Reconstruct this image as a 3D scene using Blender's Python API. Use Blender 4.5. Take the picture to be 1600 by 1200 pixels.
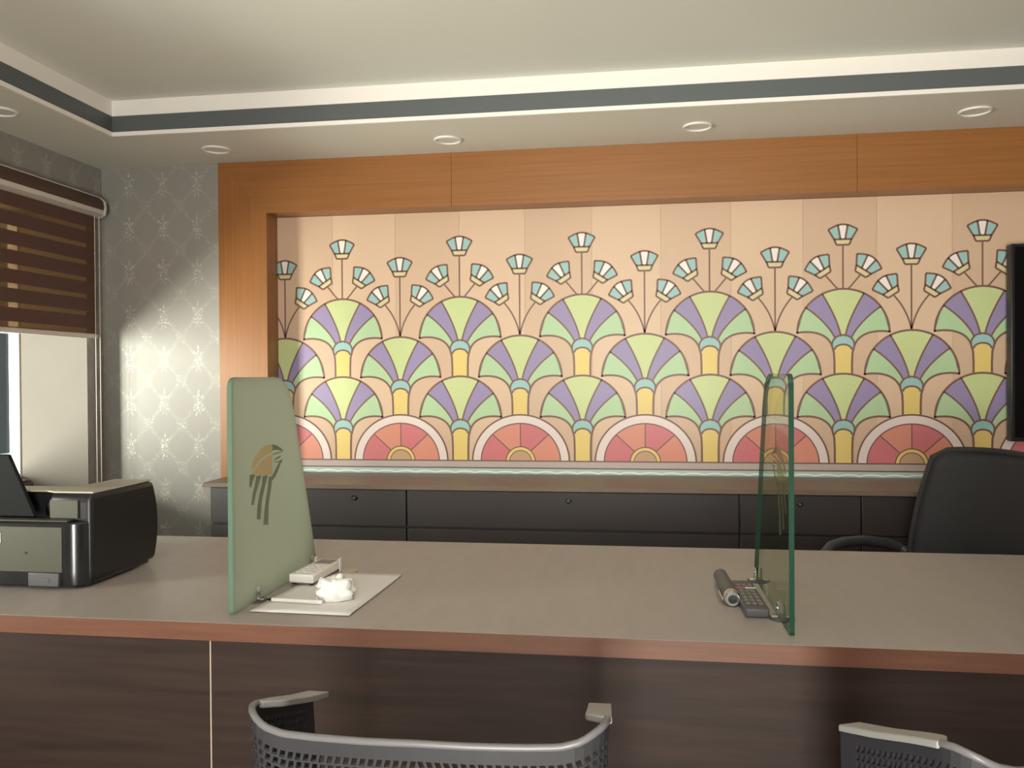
import bpy, bmesh, math, random
from mathutils import Vector, Matrix, noise

for o in list(bpy.data.objects):
    bpy.data.objects.remove(o, do_unlink=True)
scene = bpy.context.scene
COL = scene.collection
PI = math.pi
random.seed(7)

# ------------------------------------------------------------------ camera
EYE = Vector((0.0, 0.0, 1.24))
FOCAL_PX, YAW, PITCH, ROLL = 1300.0, math.radians(8.27), math.radians(-0.51), math.radians(0.38)
fwd = Vector((-math.sin(YAW)*math.cos(PITCH), math.cos(YAW)*math.cos(PITCH), math.sin(PITCH)))
rgt = Vector((math.cos(YAW), math.sin(YAW), 0.0))
dwn = -rgt.cross(fwd)
cr, sr = math.cos(ROLL), math.sin(ROLL)
r2 = cr*rgt + sr*dwn
d2 = -sr*rgt + cr*dwn
cam_data = bpy.data.cameras.new('camera')
cam_data.sensor_width = 36.0
cam_data.lens = FOCAL_PX/1600.0*36.0
cam_data.clip_start = 0.02
cam = bpy.data.objects.new('camera', cam_data)
COL.objects.link(cam)
u2 = -d2
b2 = -fwd
cam.matrix_world = Matrix(((r2.x, u2.x, b2.x, EYE.x), (r2.y, u2.y, b2.y, EYE.y), (r2.z, u2.z, b2.z, EYE.z), (0, 0, 0, 1)))
scene.camera = cam

# ------------------------------------------------------------------ world, lights, exposure
world = bpy.data.worlds.new('sky')
scene.world = world
world.use_nodes = True
wn = world.node_tree.nodes
wn['Background'].inputs['Color'].default_value = (0.80, 0.90, 1.0, 1)
wn['Background'].inputs['Strength'].default_value = 1.2

def area(name, loc, target, sx, sy, watts, col):
    l = bpy.data.lights.new(name, 'AREA')
    l.shape = 'RECTANGLE'; l.size = sx; l.size_y = sy; l.energy = watts; l.color = col
    o = bpy.data.objects.new(name, l); COL.objects.link(o)
    o.location = loc
    o.rotation_euler = (Vector(target)-Vector(loc)).to_track_quat('-Z', 'Y').to_euler()
    return o
# daylight falling in through the window of the left wall, below the half lowered blind
area('window_daylight', (-7.00, -1.70, 0.10), (-0.8, 3.75, 1.05), 1.3, 5.0, 2250, (1.0, 0.965, 0.88))
# light thrown up by the bright ground outside the same window
area('ground_bounce_daylight', (-4.15, 4.60, 0.05), (-0.6, 1.9, 2.38), 1.1, 1.2, 340, (1.0, 0.985, 0.90))
area('rear_ceiling_fill', (-0.05, -2.35, 0.12), (0.2, 1.6, 2.38), 0.8, 0.9, 240, (1.0, 0.975, 0.92))  # added fill from behind the camera, aimed up to brighten the ceiling
# added fill lamp behind the camera, set before the made-up rear door
area('rear_fill', (-0.05, -1.50, 1.35), (0.0, 3.7, 1.25), 0.85, 1.7, 60, (1.0, 0.965, 0.915))

vs = scene.view_settings
vs.view_transform = 'Standard'
vs.look = 'None'
vs.exposure = -0.12
vs.gamma = 1.0
vs.use_curve_mapping = False

# ------------------------------------------------------------------ materials
def lin(c):
    return tuple((v/255/12.92 if v/255 <= 0.04045 else ((v/255+0.055)/1.055)**2.4) for v in c)

def mat(name, rgb, rough=0.5, metal=0.0, spec=0.5, coat=0.0, var=0.0, scale=(8, 8, 8), bump=0.0, detail=4.0):
    m = bpy.data.materials.new(name); m.use_nodes = True
    nt = m.node_tree; N = nt.nodes; L = nt.links
    b = N['Principled BSDF']
    c = lin(rgb)
    b.inputs['Base Color'].default_value = (*c, 1)
    b.inputs['Roughness'].default_value = rough
    b.inputs['Metallic'].default_value = metal
    b.inputs['Specular IOR Level'].default_value = spec
    b.inputs['Coat Weight'].default_value = coat
    b.inputs['Coat Roughness'].default_value = 0.15
    if var > 0 or bump > 0:
        tc = N.new('ShaderNodeTexCoord'); mp = N.new('ShaderNodeMapping')
        mp.inputs['Scale'].default_value = scale
        L.new(tc.outputs['Object'], mp.inputs['Vector'])
        nz = N.new('ShaderNodeTexNoise'); nz.inputs['Scale'].default_value = 1.0
        nz.inputs['Detail'].default_value = detail; nz.inputs['Roughness'].default_value = 0.62
        L.new(mp.outputs['Vector'], nz.inputs['Vector'])
        if var > 0:
            rp = N.new('ShaderNodeValToRGB')
            rp.color_ramp.elements[0].position = 0.3; rp.color_ramp.elements[1].position = 0.7
            rp.color_ramp.elements[0].color = (*[v*(1-var) for v in c], 1)
            rp.color_ramp.elements[1].color = (*[min(1, v*(1+var)) for v in c], 1)
            L.new(nz.outputs['Fac'], rp.inputs['Fac']); L.new(rp.outputs['Color'], b.inputs['Base Color'])
        if bump > 0:
            bp = N.new('ShaderNodeBump'); bp.inputs['Strength'].default_value = bump
            bp.inputs['Distance'].default_value = 0.002
            L.new(nz.outputs['Fac'], bp.inputs['Height']); L.new(bp.outputs['Normal'], b.inputs['Normal'])
    return m

def emit(name, rgb, strength):
    m = bpy.data.materials.new(name); m.use_nodes = True
    b = m.node_tree.nodes['Principled BSDF']
    b.inputs['Base Color'].default_value = (*lin(rgb), 1)
    b.inputs['Emission Color'].default_value = (*lin(rgb), 1)
    b.inputs['Emission Strength'].default_value = strength
    return m

def glass_mat(name, tint, gloss_rough=0.02, graze=0.5):
    m = bpy.data.materials.new(name); m.use_nodes = True
    nt = m.node_tree; N = nt.nodes; L = nt.links
    N.remove(N['Principled BSDF'])
    out = N['Material Output']
    tr = N.new('ShaderNodeBsdfTransparent'); tr.inputs['Color'].default_value = (*tint, 1)
    gl = N.new('ShaderNodeBsdfGlossy'); gl.inputs['Roughness'].default_value = gloss_rough
    lw = N.new('ShaderNodeLayerWeight'); lw.inputs['Blend'].default_value = 0.5
    pw = N.new('ShaderNodeMath'); pw.operation = 'POWER'; pw.inputs[1].default_value = 5.0
    fr = N.new('ShaderNodeMath'); fr.operation = 'MULTIPLY_ADD'; fr.inputs[1].default_value = graze; fr.inputs[2].default_value = 0.03
    L.new(lw.outputs['Facing'], pw.inputs[0]); L.new(pw.outputs[0], fr.inputs[0])
    mx = N.new('ShaderNodeMixShader')
    L.new(fr.outputs[0], mx.inputs['Fac']); L.new(tr.outputs['BSDF'], mx.inputs[1]); L.new(gl.outputs['BSDF'], mx.inputs[2])
    L.new(mx.outputs['Shader'], out.inputs['Surface'])
    return m

def damask():
    """grey wallpaper with shimmering floral medallions in a half-drop repeat"""
    m = bpy.data.materials.new('damask_wallpaper'); m.use_nodes = True
    nt = m.node_tree; N = nt.nodes; L = nt.links
    b = N['Principled BSDF']
    def M(op, a, c=None, d=None):
        n = N.new('ShaderNodeMath'); n.operation = op
        for i, v in enumerate((a, c, d)):
            if v is None: continue
            if isinstance(v, (int, float)): n.inputs[i].default_value = v
            else: L.new(v, n.inputs[i])
        return n.outputs[0]
    tc = N.new('ShaderNodeTexCoord'); sp = N.new('ShaderNodeSeparateXYZ')
    L.new(tc.outputs['Object'], sp.inputs[0])
    h = M('ADD', sp.outputs['X'], sp.outputs['Y'])
    u0 = M('DIVIDE', h, 0.172); v0 = M('DIVIDE', sp.outputs['Z'], 0.205)
    def medallion(u, v, size, lobes, squeeze, dv=0.0):
        fu = M('SUBTRACT', M('FRACT', u), 0.5); fv = M('SUBTRACT', M('FRACT', v), 0.5+dv)
        fx = M('MULTIPLY', fu, squeeze)
        r = M('SQRT', M('ADD', M('MULTIPLY', fx, fx), M('MULTIPLY', fv, fv)))
        th = M('SUBTRACT', M('ARCTAN2', fv, fx), PI/2)
        lob = M('ADD', 0.60, M('MULTIPLY', M('COSINE', M('MULTIPLY', th, lobes)), 0.40))
        lim = M('MULTIPLY', lob, size)
        d = M('SUBTRACT', lim, r)
        return M('MINIMUM', M('MAXIMUM', M('MULTIPLY', d, 16.0), 0.0), 1.0)
    a = M('MAXIMUM', medallion(u0, v0, 0.25, 5.0, 1.25, 0.10), medallion(u0, v0, 0.20, 7.0, 1.0, -0.14))
    c = M('MAXIMUM', medallion(M('ADD', u0, 0.5), M('ADD', v0, 0.5), 0.17, 5.0, 0.8, 0.0), 0.0)
    # trellis of curved bands between the medallions
    w = M('ABSOLUTE', M('SUBTRACT', M('COSINE', M('MULTIPLY', u0, 2*PI)), M('COSINE', M('MULTIPLY', v0, 2*PI))))
    tre = M('MULTIPLY', M('LESS_THAN', w, 0.34), 0.30)
    nz = N.new('ShaderNodeTexNoise'); nz.inputs['Scale'].default_value = 150.0; nz.inputs['Detail'].default_value = 3.0
    L.new(tc.outputs['Object'], nz.inputs['Vector'])
    speck = M('MINIMUM', M('MAXIMUM', M('MULTIPLY', M('SUBTRACT', nz.outputs['Fac'], 0.50), 9.0), 0.0), 1.0)
    mask = M('MULTIPLY', M('MAXIMUM', M('MAXIMUM', a, M('MULTIPLY', c, 0.55)), tre), M('ADD', 0.12, M('MULTIPLY', speck, 0.88)))
    mix = N.new('ShaderNodeMix'); mix.data_type = 'RGBA'
    mix.inputs['A'].default_value = (*lin((146, 140, 134)), 1)
    mix.inputs['B'].default_value = (*lin((188, 185, 172)), 1)
    L.new(mask, mix.inputs['Factor']); L.new(mix.outputs['Result'], b.inputs['Base Color'])
    L.new(M('MULTIPLY', mask, 0.15), b.inputs['Metallic'])
    L.new(M('SUBTRACT', 0.55, M('MULTIPLY', mask, 0.15)), b.inputs['Roughness'])
    bp = N.new('ShaderNodeBump'); bp.inputs['Strength'].default_value = 0.5; bp.inputs['Distance'].default_value = 0.001
    L.new(mask, bp.inputs['Height']); L.new(bp.outputs['Normal'], b.inputs['Normal'])
    return m

MAT = dict(
    ceiling=mat('ceiling_paint', (220, 216, 206), 0.55, var=0.02, scale=(1.5, 1.5, 1.5)),
    cove=mat('cove_white_paint', (236, 228, 222), 0.5),
    band=mat('slate_grey_paint', (88, 91, 93), 0.45),
    plain=mat('plain_wall_paint', (205, 198, 184), 0.7, var=0.03, scale=(3, 3, 3)),
    reveal=mat('reveal_plaster', (112, 104, 95), 0.7, var=0.03, scale=(4, 4, 4)),
    floor=mat('floor_tile', (196, 188, 174), 0.35, var=0.06, scale=(2, 2, 2)),
    damask=damask(),
    wood_h=mat('frame_laminate_horizontal', (147, 94, 48), 0.38, var=0.14, scale=(1.6, 30, 85), bump=0.04),
    wood_v=mat('frame_laminate_vertical', (147, 94, 48), 0.38, var=0.14, scale=(85, 30, 1.6), bump=0.04),
    desk_top=mat('taupe_laminate', (164, 153, 148), 0.42, var=0.05, scale=(30, 6, 6), bump=0.03),
    desk_edge=mat('brown_edge_laminate', (106, 68, 52), 0.5, spec=0.35, var=0.14, scale=(5, 60, 90)),
    wenge=mat('wenge_laminate', (46, 31, 26), 0.60, spec=0.3, var=0.34, scale=(3.2, 40, 55), bump=0.08),
    cab=mat('black_brown_gloss_front', (38, 26, 24), 0.46, spec=0.8, coat=0.0, var=0.12, scale=(3, 30, 40)),
    cab_top=mat('cabinet_top_laminate', (118, 100, 86), 0.4, var=0.10, scale=(4, 30, 30)),
    strip=mat('pale_edge_strip', (190, 170, 150), 0.5),
    chrome=mat('chrome', (215, 215, 215), 0.12, metal=1.0),
    black=mat('black_plastic', (24, 23, 25), 0.38),
    black_gloss=mat('black_gloss_plastic', (30, 29, 32), 0.22, spec=0.6),
    support=mat('printer_support_plastic', (22, 21, 22), 0.75, spec=0.2),
    olive=mat('printer_front_plastic', (68, 65, 53), 0.4),
    lid=mat('printer_lid_plastic', (176, 166, 152), 0.4),
    screen=mat('tv_screen', (6, 6, 8), 0.15),
    white=mat('white_plastic', (236, 232, 226), 0.35),
    win_white=mat('window_frame_white', (244, 242, 232), 0.4),
    paper=mat('paper_white', (232, 227, 226), 0.7),
    tissue=mat('tissue_white', (250, 248, 244), 0.9, bump=0.4, scale=(60, 60, 60)),
    grey_pl=mat('grey_chair_plastic', (54, 53, 58), 0.34, var=0.04, scale=(20, 20, 20)),
    rim_pl=mat('grey_rim_plastic', (112, 109, 111), 0.32),
    mesh=mat('black_mesh_fabric', (46, 45, 48), 0.75, var=0.15, scale=(300, 300, 300), bump=0.3),
    lit_arm_cap=mat('lit_arm_cap_plastic', (158, 155, 153), 0.4),  # chair plastic paled, light on the arm tops put into the colour
    arm_pl=mat('arm_plastic', (70, 70, 74), 0.35),
    remote=mat('dark_grey_remote', (78, 76, 80), 0.45),
    button=mat('remote_button', (128, 124, 126), 0.5),
    red=mat('red_button', (190, 90, 90), 0.5),
    blind_dark=mat('blind_brown_fabric', (92, 62, 54), 0.8, var=0.10, scale=(90, 90, 200)),
    blind_rail=mat('blind_rail', (210, 198, 188), 0.45),
    fascia=mat('blind_fascia', (82, 60, 50), 0.5),
    beige=mat('beige_disc', (198, 178, 158), 0.6),
    facade=mat('facade_render', (120, 116, 108), 0.8, var=0.15, scale=(2, 2, 2)),
    dark_glass=mat('dark_window_glass', (40, 44, 46), 0.1),
    pane=glass_mat('window_pane_glass', (0.93, 0.96, 0.93)),
    clear_glass=glass_mat('clear_green_glass', (0.84, 0.88, 0.80), 0.03, 0.25),
    glass_edge=mat('green_glass_edge', (26, 62, 48), 0.12, spec=0.7), lit_frost_edge=mat('lit_frosted_glass_edge', (92, 114, 98), 0.3),  # frosted screen's edge is toned lighter, window light put into its colour
    gold=mat('emblem_gold', (192, 168, 126), 0.5),
    emblem=mat('emblem_grey', (118, 122, 102), 0.5),
)
# sheer cloth between the dark bands of the blind
def sheer():
    m = bpy.data.materials.new('blind_sheer_fabric'); m.use_nodes = True
    nt = m.node_tree; N = nt.nodes; L = nt.links
    N.remove(N['Principled BSDF']); out = N['Material Output']
    a = N.new('ShaderNodeBsdfTranslucent'); a.inputs['Color'].default_value = (*lin((150, 122, 92)), 1)
    d = N.new('ShaderNodeBsdfDiffuse'); d.inputs['Color'].default_value = (*lin((100, 76, 64)), 1)
    t = N.new('ShaderNodeBsdfTransparent'); t.inputs['Color'].default_value = (0.42, 0.34, 0.26, 1)
    m1 = N.new('ShaderNodeMixShader'); m1.inputs[0].default_value = 0.80
    m2 = N.new('ShaderNodeMixShader'); m2.inputs[0].default_value = 0.62
    L.new(a.outputs[0], m1.inputs[1]); L.new(d.outputs[0], m1.inputs[2])
    L.new(m1.outputs[0], m2.inputs[1]); L.new(t.outputs[0], m2.inputs[2]); L.new(m2.outputs[0], out.inputs['Surface'])
    return m
MAT['sheer'] = sheer()
def frosted():
    m = bpy.data.materials.new('frosted_green_glass'); m.use_nodes = True
    nt = m.node_tree; N = nt.nodes; L = nt.links
    b = N['Principled BSDF']; out = N['Material Output']
    b.inputs['Base Color'].default_value = (*lin((182, 183, 170)), 1)
    b.inputs['Roughness'].default_value = 0.38
    tl = N.new('ShaderNodeBsdfTranslucent'); tl.inputs['Color'].default_value = (*lin((202, 206, 190)), 1)
    mx = N.new('ShaderNodeMixShader'); mx.inputs[0].default_value = 0.55
    L.new(b.outputs[0], mx.inputs[1]); L.new(tl.outputs[0], mx.inputs[2]); L.new(mx.outputs[0], out.inputs['Surface'])
    return m
MAT['frosted'] = frosted()
# mural inks
INK = dict(
    peach=(215, 182, 155), peach2=(207, 173, 147), lime=(196, 204, 146), lavender=(150, 134, 172), mint=(176, 200, 158),
    turquoise=(152, 190, 188), yellow=(226, 196, 118), line=(122, 88, 78), whitepetal=(236, 226, 222),
    cream=(212, 198, 152), rose=(206, 116, 122), salmon=(216, 140, 120), ring=(228, 208, 204), tan=(196, 156, 126),
    mauve=(184, 168, 164), aqua=(174, 198, 194), wave=(236, 232, 226))
for k, v in INK.items():
    MAT['ink_'+k] = mat('mural_ink_'+k, v, 0.42)

# ------------------------------------------------------------------ mesh helpers
class MB:
    def __init__(self): self.v = []; self.f = []; self.m = []; self.mats = []
    def slot(self, key):
        if key not in self.mats: self.mats.append(key)
        return self.mats.index(key)
    def face(self, pts, key):
        i0 = len(self.v); self.v += [tuple(p) for p in pts]
        self.f.append(list(range(i0, i0+len(pts)))); self.m.append(self.slot(key))
    def box(self, x0, x1, y0, y1, z0, z1, key):
        i = len(self.v)
        self.v += [(x, y, z) for z in (z0, z1) for y in (y0, y1) for x in (x0, x1)]
        for q in ((0, 2, 3, 1), (4, 5, 7, 6), (0, 1, 5, 4), (2, 6, 7, 3), (0, 4, 6, 2), (1, 3, 7, 5)):
            self.f.append([i+k for k in q]); self.m.append(self.slot(key))
    def prism(self, pts, off, key, side=None):
        """pts: 3D loop, off: extrusion vector"""
        n = len(pts); i = len(self.v); off = Vector(off)
        self.v += [tuple(Vector(p)) for p in pts] + [tuple(Vector(p)+off) for p in pts]
        s = self.slot(key); e = self.slot(side or key)
        self.f.append([i+k for k in range(n)][::-1]); self.m.append(s)
        self.f.append([i+n+k for k in range(n)]); self.m.append(s)
        for k in range(n):
            self.f.append([i+k, i+(k+1) % n, i+n+(k+1) % n, i+n+k]); self.m.append(e)
    def tube(self, pts, r, key, n=10, closed=False, taper=None):
        pts = [Vector(p) for p in pts]; rings = []
        s = self.slot(key); prev = None
        for k, p in enumerate(pts):
            if closed: t = pts[(k+1) % len(pts)]-pts[k-1]
            else: t = pts[min(k+1, len(pts)-1)]-pts[max(k-1, 0)]
            t.normalize()
            ref = prev if prev is not None else (Vector((0, 0, 1)) if abs(t.z) < 0.9 else Vector((1, 0, 0)))
            a = (ref - t*ref.dot(t)).normalized(); prev = a; c = t.cross(a)
            rr = r if taper is None else r*taper[k]
            i = len(self.v)
            self.v += [tuple(p+a*math.cos(2*PI*j/n)*rr+c*math.sin(2*PI*j/n)*rr) for j in range(n)]
            rings.append(i)
        m = len(rings)
        for k in range(m if closed else m-1):
            a, b = rings[k], rings[(k+1) % m]
            for j in range(n):
                self.f.append([a+j, a+(j+1) % n, b+(j+1) % n, b+j]); self.m.append(s)
        if not closed:
            self.f.append([rings[0]+j for j in range(n)][::-1]); self.m.append(s)
            self.f.append([rings[-1]+j for j in range(n)]); self.m.append(s)
    def cyl(self, p0, p1, r, key, n=20): self.tube([p0, p1], r, key, n)
    def build(self, name, parent=None, bevel=0.0, seg=2, smooth=False, at=None):
        me = bpy.data.meshes.new(name)
        verts = self.v if at is None else [tuple(Vector(p)-Vector(at)) for p in self.v]
        me.from_pydata(verts, [], self.f)
        for k in self.mats: me.materials.append(MAT[k])
        me.polygons.foreach_set('material_index', self.m)
        me.update()
        bm = bmesh.new(); bm.from_mesh(me)
        bmesh.ops.recalc_face_normals(bm, faces=bm.faces); bm.to_mesh(me); bm.free()
        o = bpy.data.objects.new(name, me); COL.objects.link(o)
        if at is not None: o.location = at
        if bevel > 0:
            md = o.modifiers.new('bevel', 'BEVEL'); md.width = bevel; md.segments = seg
            md.limit_method = 'ANGLE'; md.angle_limit = math.radians(40)
        if smooth or bevel > 0:
            me.polygons.foreach_set('use_smooth', [True]*len(me.polygons))
            try: me.set_sharp_from_angle(angle=math.radians(40))
            except Exception: pass
        if parent is not None: o.parent = parent
        return o

def bx(name, parent, x0, x1, y0, y1, z0, z1, key, bevel=0.0):
    b = MB(); b.box(x0, x1, y0, y1, z0, z1, key)
    return b.build(name, parent, bevel)

def tag(o, label, cat, group=None):
    o['label'] = label; o['category'] = cat
    if group: o['group'] = group
    return o
def thing(name, label, cat, loc=(0, 0, 0), rz=0.0, group=None):
    o = bpy.data.objects.new(name, None); COL.objects.link(o)
    o.empty_display_size = 0.1
    o.location = loc; o.rotation_euler = (0, 0, rz)
    return tag(o, label, cat, group)
def struct(o):
    o['kind'] = 'structure'; return o
def copy_tree(o, parent=None):
    c = o.copy(); COL.objects.link(c)
    if parent is not None: c.parent = parent
    for ch in [x for x in o.children]: copy_tree(ch, c)
    return c

# ------------------------------------------------------------------ the room
XL, XR = -2.5, 3.6            # left and right wall faces
YB, YW, YF = 3.75, 3.65, -1.6   # mural plane, wallpaper face, rear wall face
ZS, ZC = 2.238, 2.383         # soffit underside, ceiling
XN0, XN1 = -1.665, 3.20       # niche of the mural
F0, F1 = -1.900, 3.435        # outer edges of the wooden frame
CX, CY = -2.118, 3.163        # inner edges of the dropped soffit
DESK = 0.75
struct(bx('floor', None, XL-0.6, XR+0.2, YF-0.2, 4.1, -0.12, 0.0, 'floor'))

wb = MB(); wb.box(XL-0.4, XR+0.2, YB+0.012, 4.1, 0, 2.6, 'plain')
wall_back = struct(wb.build('wall_back'))
bx('wallpapered_pier', wall_back, XL, F0+0.03, YW, YB+0.012, 0, ZS+0.06, 'damask')
bx('wallpapered_pier', wall_back, F1-0.03, XR, YW, YB+0.012, 0, ZS+0.06, 'damask')

# left wall with the window opening
WY0, WY1, WZ0, WZ1 = 0.40, 3.537, 0.73, 2.02
wl = MB()
wl.box(XL-0.40, XL, YF-0.2, WY0, 0, 2.6, 'damask')
wl.box(XL-0.40, XL, WY1, YB+0.012, 0, 2.6, 'damask')
wl.box(XL-0.40, XL, WY0, WY1, 0, WZ0, 'damask')
wl.box(XL-0.40, XL, WY0, WY1, WZ1, 2.6, 'damask')
wall_left = struct(wl.build('wall_left'))
bx('window_reveal', wall_left, XL-0.345, XL-0.002, WY1-0.004, WY1, WZ0, WZ1, 'reveal')
bx('window_reveal', wall_left, XL-0.345, XL-0.002, WY0, WY0+0.004, WZ0, WZ1, 'reveal')
bx('window_soffit', wall_left, XL-0.345, XL-0.002, WY0, WY1, WZ1-0.004, WZ1, 'reveal')
bx('window_sill', wall_left, XL-0.345, XL+0.02, WY0, WY1, WZ0, WZ0+0.012, 'reveal', 0.003)
win = bpy.data.objects.new('window_1', None); COL.objects.link(win); win.location = (XL-0.37, (WY0+WY1)/2, WZ0); struct(win)
def winpart(name, b, bevel=0.0):
    o = b.build(name, None, bevel); o.parent = win; o.matrix_parent_inverse = Matrix.Translation(-win.location); return o
fx0, fx1 = XL-0.40, XL-0.345
for nm, q in (('jamb', (WY1-0.012, WY1, WZ0, WZ1)), ('jamb', (WY0, WY0+0.05, WZ0, WZ1)), ('head_frame', (WY0+0.05, WY1-0.012, WZ1-0.05, WZ1)),
              ('bottom_frame', (WY0+0.05, WY1-0.012, WZ0+0.012, WZ0+0.06)), ('mullion', (1.94, 1.99, WZ0+0.06, WZ1-0.05))):
    b = MB(); b.box(fx0, fx1, *q, 'win_white'); winpart(nm, b, 0.004)
for y0, y1 in ((WY0+0.05, 1.94), (1.99, WY1-0.012)):
    b = MB(); b.box(fx0+0.02, fx0+0.026, y0, y1, WZ0+0.06, WZ1-0.05, 'pane'); winpart('pane', b)

struct(bx('wall_right', None, XR, XR+0.2, YF-0.2, YB+0.012, 0, 2.6, 'damask'))
# unseen rear wall; its glazed door is added to suit the fill lamp
wr = MB()
wr.box(XL-0.4, -0.52, YF-0.2, YF, 0, 2.6, 'plain'); wr.box(0.42, XR+0.2, YF-0.2, YF, 0, 2.6, 'plain'); wr.box(-0.52, 0.42, YF-0.2, YF, 2.15, 2.6, 'plain')
struct(wr.build('wall_rear'))
dr = bpy.data.objects.new('added_door_1', None); COL.objects.link(dr); struct(dr)  # added door, out of view, as a setting for the fill lamp
for q in ((-0.52, -0.46, 0, 2.15), (0.36, 0.42, 0, 2.15), (-0.46, 0.36, 2.09, 2.15), (-0.46, 0.36, 0, 0.12)):
    b = MB(); b.box(q[0], q[1], YF-0.12, YF-0.04, q[2], q[3], 'win_white'); b.build('door_frame', dr, 0.003)
b = MB(); b.box(-0.46, 0.36, YF-0.09, YF-0.08, 0.12, 2.09, 'pane'); b.build('door_pane', dr)

# ceiling with dropped soffit round the room, slate band and white lips on its inner faces
ceiling = struct(bx('ceiling', None, XL-0.4, XR+0.2, YF-0.2, 4.1, ZC, ZC+0.15, 'ceiling'))
CXR, CYF = XR-0.382, YF+0.45
soff = [(XL, XR, CY, YB+0.012), (XL, CX, CYF, CY), (CXR, XR, CYF, CY), (XL, XR, YF, CYF)]
for q in soff: bx('soffit', ceiling, q[0], q[1], q[2], q[3], ZS, ZC, 'ceiling')
def ringband(name, z0, z1, out, key):
    b = MB()
    b.box(CX, CXR, CY-out, CY, z0, z1, key); b.box(CX, CX+out, CYF, CY-out, z0, z1, key)
    b.box(CXR-out, CXR, CYF, CY-out, z0, z1, key); b.box(CX+out, CXR-out, CYF, CYF+out, z0, z1, key)
    return b.build(name, ceiling)
ringband('white_lip', ZS-0.002, 2.2525, 0.012, 'cove')
ringband('slate_band', 2.2525, 2.320, 0.003, 'band')
ringband('white_cove', 2.320, ZC, 0.006, 'cove')

# ------------------------------------------------------------------ wooden frame round the mural
frame = thing('wooden_frame', 'broad orange-brown wood frame around the patterned mural', 'frame', (0, 0, 0))
FY0, FY1 = 3.632, YB+0.010
ZF0, ZF1 = 2.000, ZS-0.001
def board(pts, key):
    b = MB(); b.prism([(x, FY0, z) for x, z in pts], (0, FY1-FY0, 0), key); return b.build('frame_board', frame)
g = 0.0002
board([(F0, 0), (XN0, 0), (XN0, ZF0-g), (F0, ZF1-g)], 'wood_v')
board([(F0+g, ZF1), (XN0+g, ZF0), (-0.795, ZF0), (-0.795, ZF1)], 'wood_h')
board([(-0.7935, ZF0), (0.925, ZF0), (0.925, ZF1), (-0.7935, ZF1)], 'wood_h')
board([(0.9265, ZF0), (XN1-g, ZF0), (F1-g, ZF1), (0.9265, ZF1)], 'wood_h')
board([(XN1, 0), (F1, 0), (F1, ZF1-g), (XN1, ZF0-g)], 'wood_v')

# ------------------------------------------------------------------ mural
mural = thing('wall_mural', 'pastel art deco mural of fans, lotus flowers and half suns', 'mural', (0, 0, 0))
MZ0, MZ1 = 0.798, ZF0-0.001
MX0, MX1 = XN0+0.001, XN1-0.001
def clip(poly):
    for ax, lim, sg in ((0, MX0, 1), (0, MX1, -1), (1, MZ0, 1), (1, MZ1, -1)):
        out = []
        for i in range(len(poly)):
            a, c = poly[i], poly[(i+1) % len(poly)]
            da, dc = (a[ax]-lim)*sg, (c[ax]-lim)*sg
            if da >= 0: out.append(a)
            if (da >= 0) != (dc >= 0):
                t = da/(da-dc); out.append((a[0]+(c[0]-a[0])*t, a[1]+(c[1]-a[1])*t))
        poly = out
        if len(poly) < 3: return []
    return poly
class Ink:
    """flat printed shapes, each a hair thick layer in front of the wall"""
    def __init__(self, layer): self.b = MB(); self.y = YB-0.0010-layer*0.00016
    def fill(self, poly, key, up=0):
        p = clip(poly)
        if p: self.b.face([(x, self.y-up*0.00003, z) for x, z in p], 'ink_'+key)
    def line(self, pts, w=0.0075, key='line', up=2):
        n = len(pts); L, R = [], []
        for i in range(n):
            a, c = pts[max(i-1, 0)], pts[min(i+1, n-1)]
            dx, dz = c[0]-a[0], c[1]-a[1]; d = math.hypot(dx, dz) or 1
            nx, nz = -dz/d*w/2, dx/d*w/2
            L.append((pts[i][0]+nx, pts[i][1]+nz)); R.append((pts[i][0]-nx, pts[i][1]-nz))
        for i in range(n-1):
            self.fill([L[i], L[i+1], R[i+1], R[i]], key, up)
    def done(self, name):
        if self.b.f: return self.b.build(name, mural)
def arc(cx, cz, r, a0, a1, n=24, rz=None):
    rz = rz or r
    return [(cx+r*math.cos(a0+(a1-a0)*i/n), cz+rz*math.sin(a0+(a1-a0)*i/n)) for i in range(n+1)]
def bez(p0, p1, p2, p3, n=12):
    return [tuple((1-t)**3*p0[k]+3*(1-t)**2*t*p1[k]+3*(1-t)*t*t*p2[k]+t**3*p3[k] for k in (0, 1)) for t in [i/n for i in range(n+1)]]

# wallpaper lengths of the background
x = -1.695; k = 0
while x < MX1:
    i = Ink(0); i.fill([(x, MZ0), (x+0.3025, MZ0), (x+0.3025, MZ1), (x, MZ1)], 'peach' if k % 2 else 'peach2')
    i.done('wallpaper_length'); x += 0.3033; k += 1

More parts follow.
